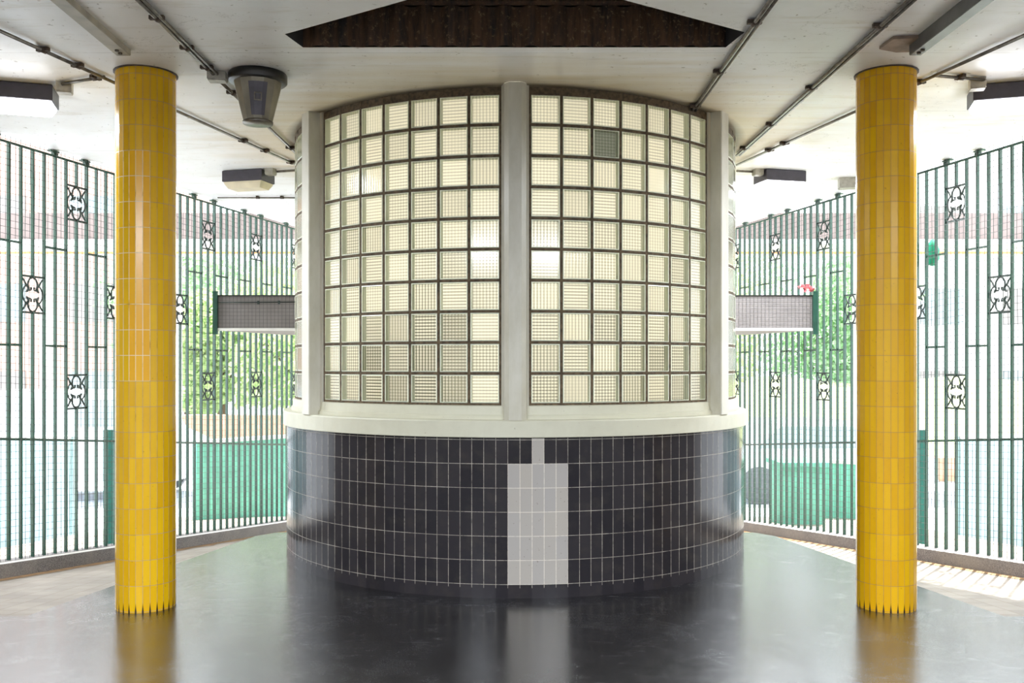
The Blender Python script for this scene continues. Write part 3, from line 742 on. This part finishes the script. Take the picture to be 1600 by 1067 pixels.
# long low brick wall and grassy bank
brick = emat('orange_brick', srgb(206, 152, 124), 5, .12)
tag(MB().box((-6.5, 22, -.35), (11, .3, 1.3)).build('brick_wall', brick), 'low orange brick wall across the street on the left', 'wall')
tag(MB().box((9.2, 20, -.75), (9, .3, .5)).build('brick_wall', brick), 'low orange brick edging across the street on the right', 'wall')
b = MB(); n = 24
gm = emat('lawn_grass', srgb(170, 184, 124), 20, .2)
for sx, x0, x1 in ((1, 3, 22),):
    for i in range(n):
        for j in range(6):
            def P(i, j): x = x0+(x1-x0)*i/n; y = 20.3+j*1.2; return (x, y, GZ+.35+j*.28+.12*math.sin(x*1.1+j))
            b.face([P(i, j), P(i+1, j), P(i+1, j+1), P(i, j+1)], sm=True)
tag(b.build('grass_bank', gm), 'sunlit grass bank across the street on the right', 'grass', kind='stuff')
# trees with leaf crowns
def leafmat(name, c1, c2):
    k = NT(name); n = k.noise(2.5, 3, k.obj()); cc = k.mix(k.gray(n, .4, .6), c1, c2); k.bc(cc); k.rough(.6)
    t = k.n('ShaderNodeBsdfTranslucent'); k.l(cc, t.inputs[0]); m = k.n('ShaderNodeMixShader'); m.inputs[0].default_value = .4
    k.l(k.b.outputs[0], m.inputs[1]); k.l(t.outputs[0], m.inputs[2]); k.l(m.outputs[0], k.out.inputs[0]); return k.m
lm = [leafmat('leaves_light', srgb(170, 198, 138), srgb(196, 214, 162)), leafmat('leaves_deep', srgb(146, 186, 142), srgb(178, 208, 166))]
bark = emat('bark', srgb(110, 90, 70), 12, .2)
def tree(x, y, h, r, mi, label, seed):
    rr = random.Random(seed); root = empty('street_tree', (x, y, GZ), label, 'tree', 'trees across the street')
    b = MB(); b.tube([(x, y, GZ), (x+.1, y, GZ+h*.3), (x-.05, y, GZ+h*.6)], [.16, .12, .06], 8)
    for q in range(5):
        a = rr.uniform(0, 6.28); b.tube([(x, y, GZ+h*(.3+.05*q)), (x+math.cos(a)*r*.6, y+math.sin(a)*r*.6, GZ+h*(.55+.05*q))], [.06, .02], 6)
    b.build('trunk', bark, root)
    b = MB(); cs = [(rr.uniform(-.6, .6)*r, rr.uniform(-.6, .6)*r, rr.uniform(.35, .95)*h, rr.uniform(.35, .55)*r) for _ in range(24)]
    for c in cs:
        for q in range(210):
            d = Vector((rr.gauss(0, 1), rr.gauss(0, 1), rr.gauss(0, 1))).normalized()*c[3]*rr.uniform(.6, 1.05)
            p = Vector((x+c[0], y+c[1], GZ+c[2]))+d; s_ = rr.uniform(.09, .17)
            u = Vector((rr.gauss(0, 1), rr.gauss(0, 1), rr.gauss(0, 1))).normalized(); v2 = u.orthogonal().normalized()
            b.face([p-u*s_, p+v2*s_*.6, p+u*s_, p-v2*s_*.6])
    b.build('crown', lm[mi], root, merge=False)
for i, t in enumerate([(-8.3, 26.2, 4.4, 1.1, 0, 'small light green tree just right of the left column, above the white van'), (-5.6, 25, 4.6, 2.2, 0, 'light green tree outside, left of the kiosk above the green hoarding'), (-10.2, 29, 5.4, 2.6, 1, 'deep green tree outside, seen at the edge of the left column'), (-7.0, 34, 6.4, 3.0, 0, 'light green tree standing behind the others on the left'),
                       (5.2, 29.5, 5.0, 2.3, 0, 'light green tree on the bank, just right of the kiosk'), (10.4, 30, 5.4, 2.6, 1, 'deep green tree on the bank beside the right column'), (7.6, 36, 6.8, 3.0, 0, 'light green tree behind the others on the right')]):
    tree(*t, 20+i)
# white van (left) and white car (right)
wb = emat('white_bodywork', srgb(225, 228, 232), 2, .03, .3); gd = emat('pale_window', srgb(150, 164, 168), 3, .1, .1)
def vehicle(name, cx, cy, L, W, H, van, label, cat):
    root = empty(name, (cx, cy, GZ), label, cat)
    if van: prof = [(-.5, .2), (-.5, .95), (-.46, 1.0), (.28, 1.0), (.40, .62), (.5, .52), (.5, .2)]
    else: prof = [(-.5, .25), (-.5, .58), (-.38, .66), (-.24, 1.0), (.12, 1.0), (.28, .66), (.48, .56), (.5, .25)]
    b = MB(); A = [Vector((cx+u*L, cy-W/2, GZ+v*H)) for u, v in prof]; B = [p+Vector((0, W, 0)) for p in A]; n = len(A)
    b.face(A); b.face(B[::-1])
    for i in range(n): b.face([A[i], A[(i+1) % n], B[(i+1) % n], B[i]])
    b.build('body', wb, root)
    win = [(.1, .68), (.1, .92), (.26, .92), (.36, .68)] if van else [(-.33, .68), (-.22, .95), (.11, .95), (.25, .68)]
    MB().face([Vector((cx+u*L, cy-W/2-.01, GZ+v*H)) for u, v in win]).build('side_window', gd, root)
    for e in (-.32, .32):
        for f in (-1, 1): MB().tube([(cx+e*L, cy+f*W/2-.1, GZ+.33), (cx+e*L, cy+f*W/2+.1, GZ+.33)], .33, 20).build('wheel', M['tyre'], root)
vehicle('parked_van', -8.25, 17.6, 4.4, 1.8, 2.0, True, 'white van parked outside, at the edge of the left column', 'van')
vehicle('parked_car', 5.6, 17.5, 3.9, 1.7, 1.45, False, 'white car parked outside, right of the kiosk', 'car')
# low canopies seen through the tops of the fences, buildings behind
gc = emat('canopy_concrete', srgb(128, 114, 110), 3, .08)
def canopy(x0, x1, y, z0, label):
    root = empty('concrete_canopy', ((x0+x1)/2, y, GZ), label, 'canopy')
    MB().box(((x0+x1)/2, y+1, z0+.25), (x1-x0, 2.0, .5)).build('beam', gc, root)
    MB().box(((x0+x1)/2, y+.9, z0-.06), (x1-x0, 1.9, .10)).build('soffit_trim', M['white'], root)
    MB().bar((x0+.2, y+.05, z0-.26), (x1-.2, y+.05, z0-.26), .05, .04).build('orange_rail', emat('orange_rail', srgb(230, 150, 90)), root)
    for f in (.03, .35, .66, .97):
        x = x0+(x1-x0)*f; MB().bar((x, y+1, GZ), (x, y+1, z0), .18, .18).build('post', M['white'], root, origin=(x, y+1, GZ))
canopy(-12.5, -4.0, 18, 3.9, 'concrete canopy across the street on the left')
canopy(4.0, 12.5, 18, 3.9, 'concrete canopy across the street on the right')
def block(x, y, W, D, H, mat, label, nx, nz):
    root = empty('street_building', (x, y, GZ), label, 'building')
    MB().box((x, y, GZ+H/2), (W, D, H)).build('walls', mat, root)
    MB().box((x, y, GZ+H+.15), (W+.4, D+.4, .3)).build('parapet', M['white'], root)
    for i in range(nx):
        for j in range(nz):
            wx = x-W/2+W*(i+.5)/nx; wz = GZ+1.6+j*3.0
            MB().box((wx, y-D/2-.02, wz), (W/nx*.5, .06, 1.3)).build('window', gd if (i+j) % 2 else M['fascia'], root, origin=(wx, y-D/2, wz))
block(-19, 36, 12, 8, 11, emat('pink_render', srgb(204, 164, 150), 2, .05), 'pale pink rendered building outside on the far left', 4, 3)
block(20, 38, 12, 8, 12, emat('white_render', srgb(220, 218, 218), 2, .04), 'white rendered building outside on the far right', 4, 3)
# narrow green boards right beside the columns outside
for sx, lab in ((-1, 'narrow deep green board standing outside, beside the left column'), (1, 'narrow deep green board standing outside, beside the right column')):
    p = pt_y(805+sx*632, 700, 9.0); root = empty('narrow_board', (p.x, p.y, GZ), lab, 'board')
    MB().box((p.x, p.y, (GZ+.85)/2), (.12, .06, .85-GZ)).build('panel', emat('deep_green_panel', srgb(30, 100, 90)), root)
p = pt_y(1457, 395, 8.42)
b = MB(); b.lathe([(0, -.12), (.035, -.11), (.055, -.06), (.06, .02), (.04, .08), (.012, .12), (0, .125)], 12, p)
rt = tag(b.build('green_bag', emat('green_plastic', srgb(20, 150, 110))), 'green plastic bag caught on the outside of the right fence, beside the column', 'bag')
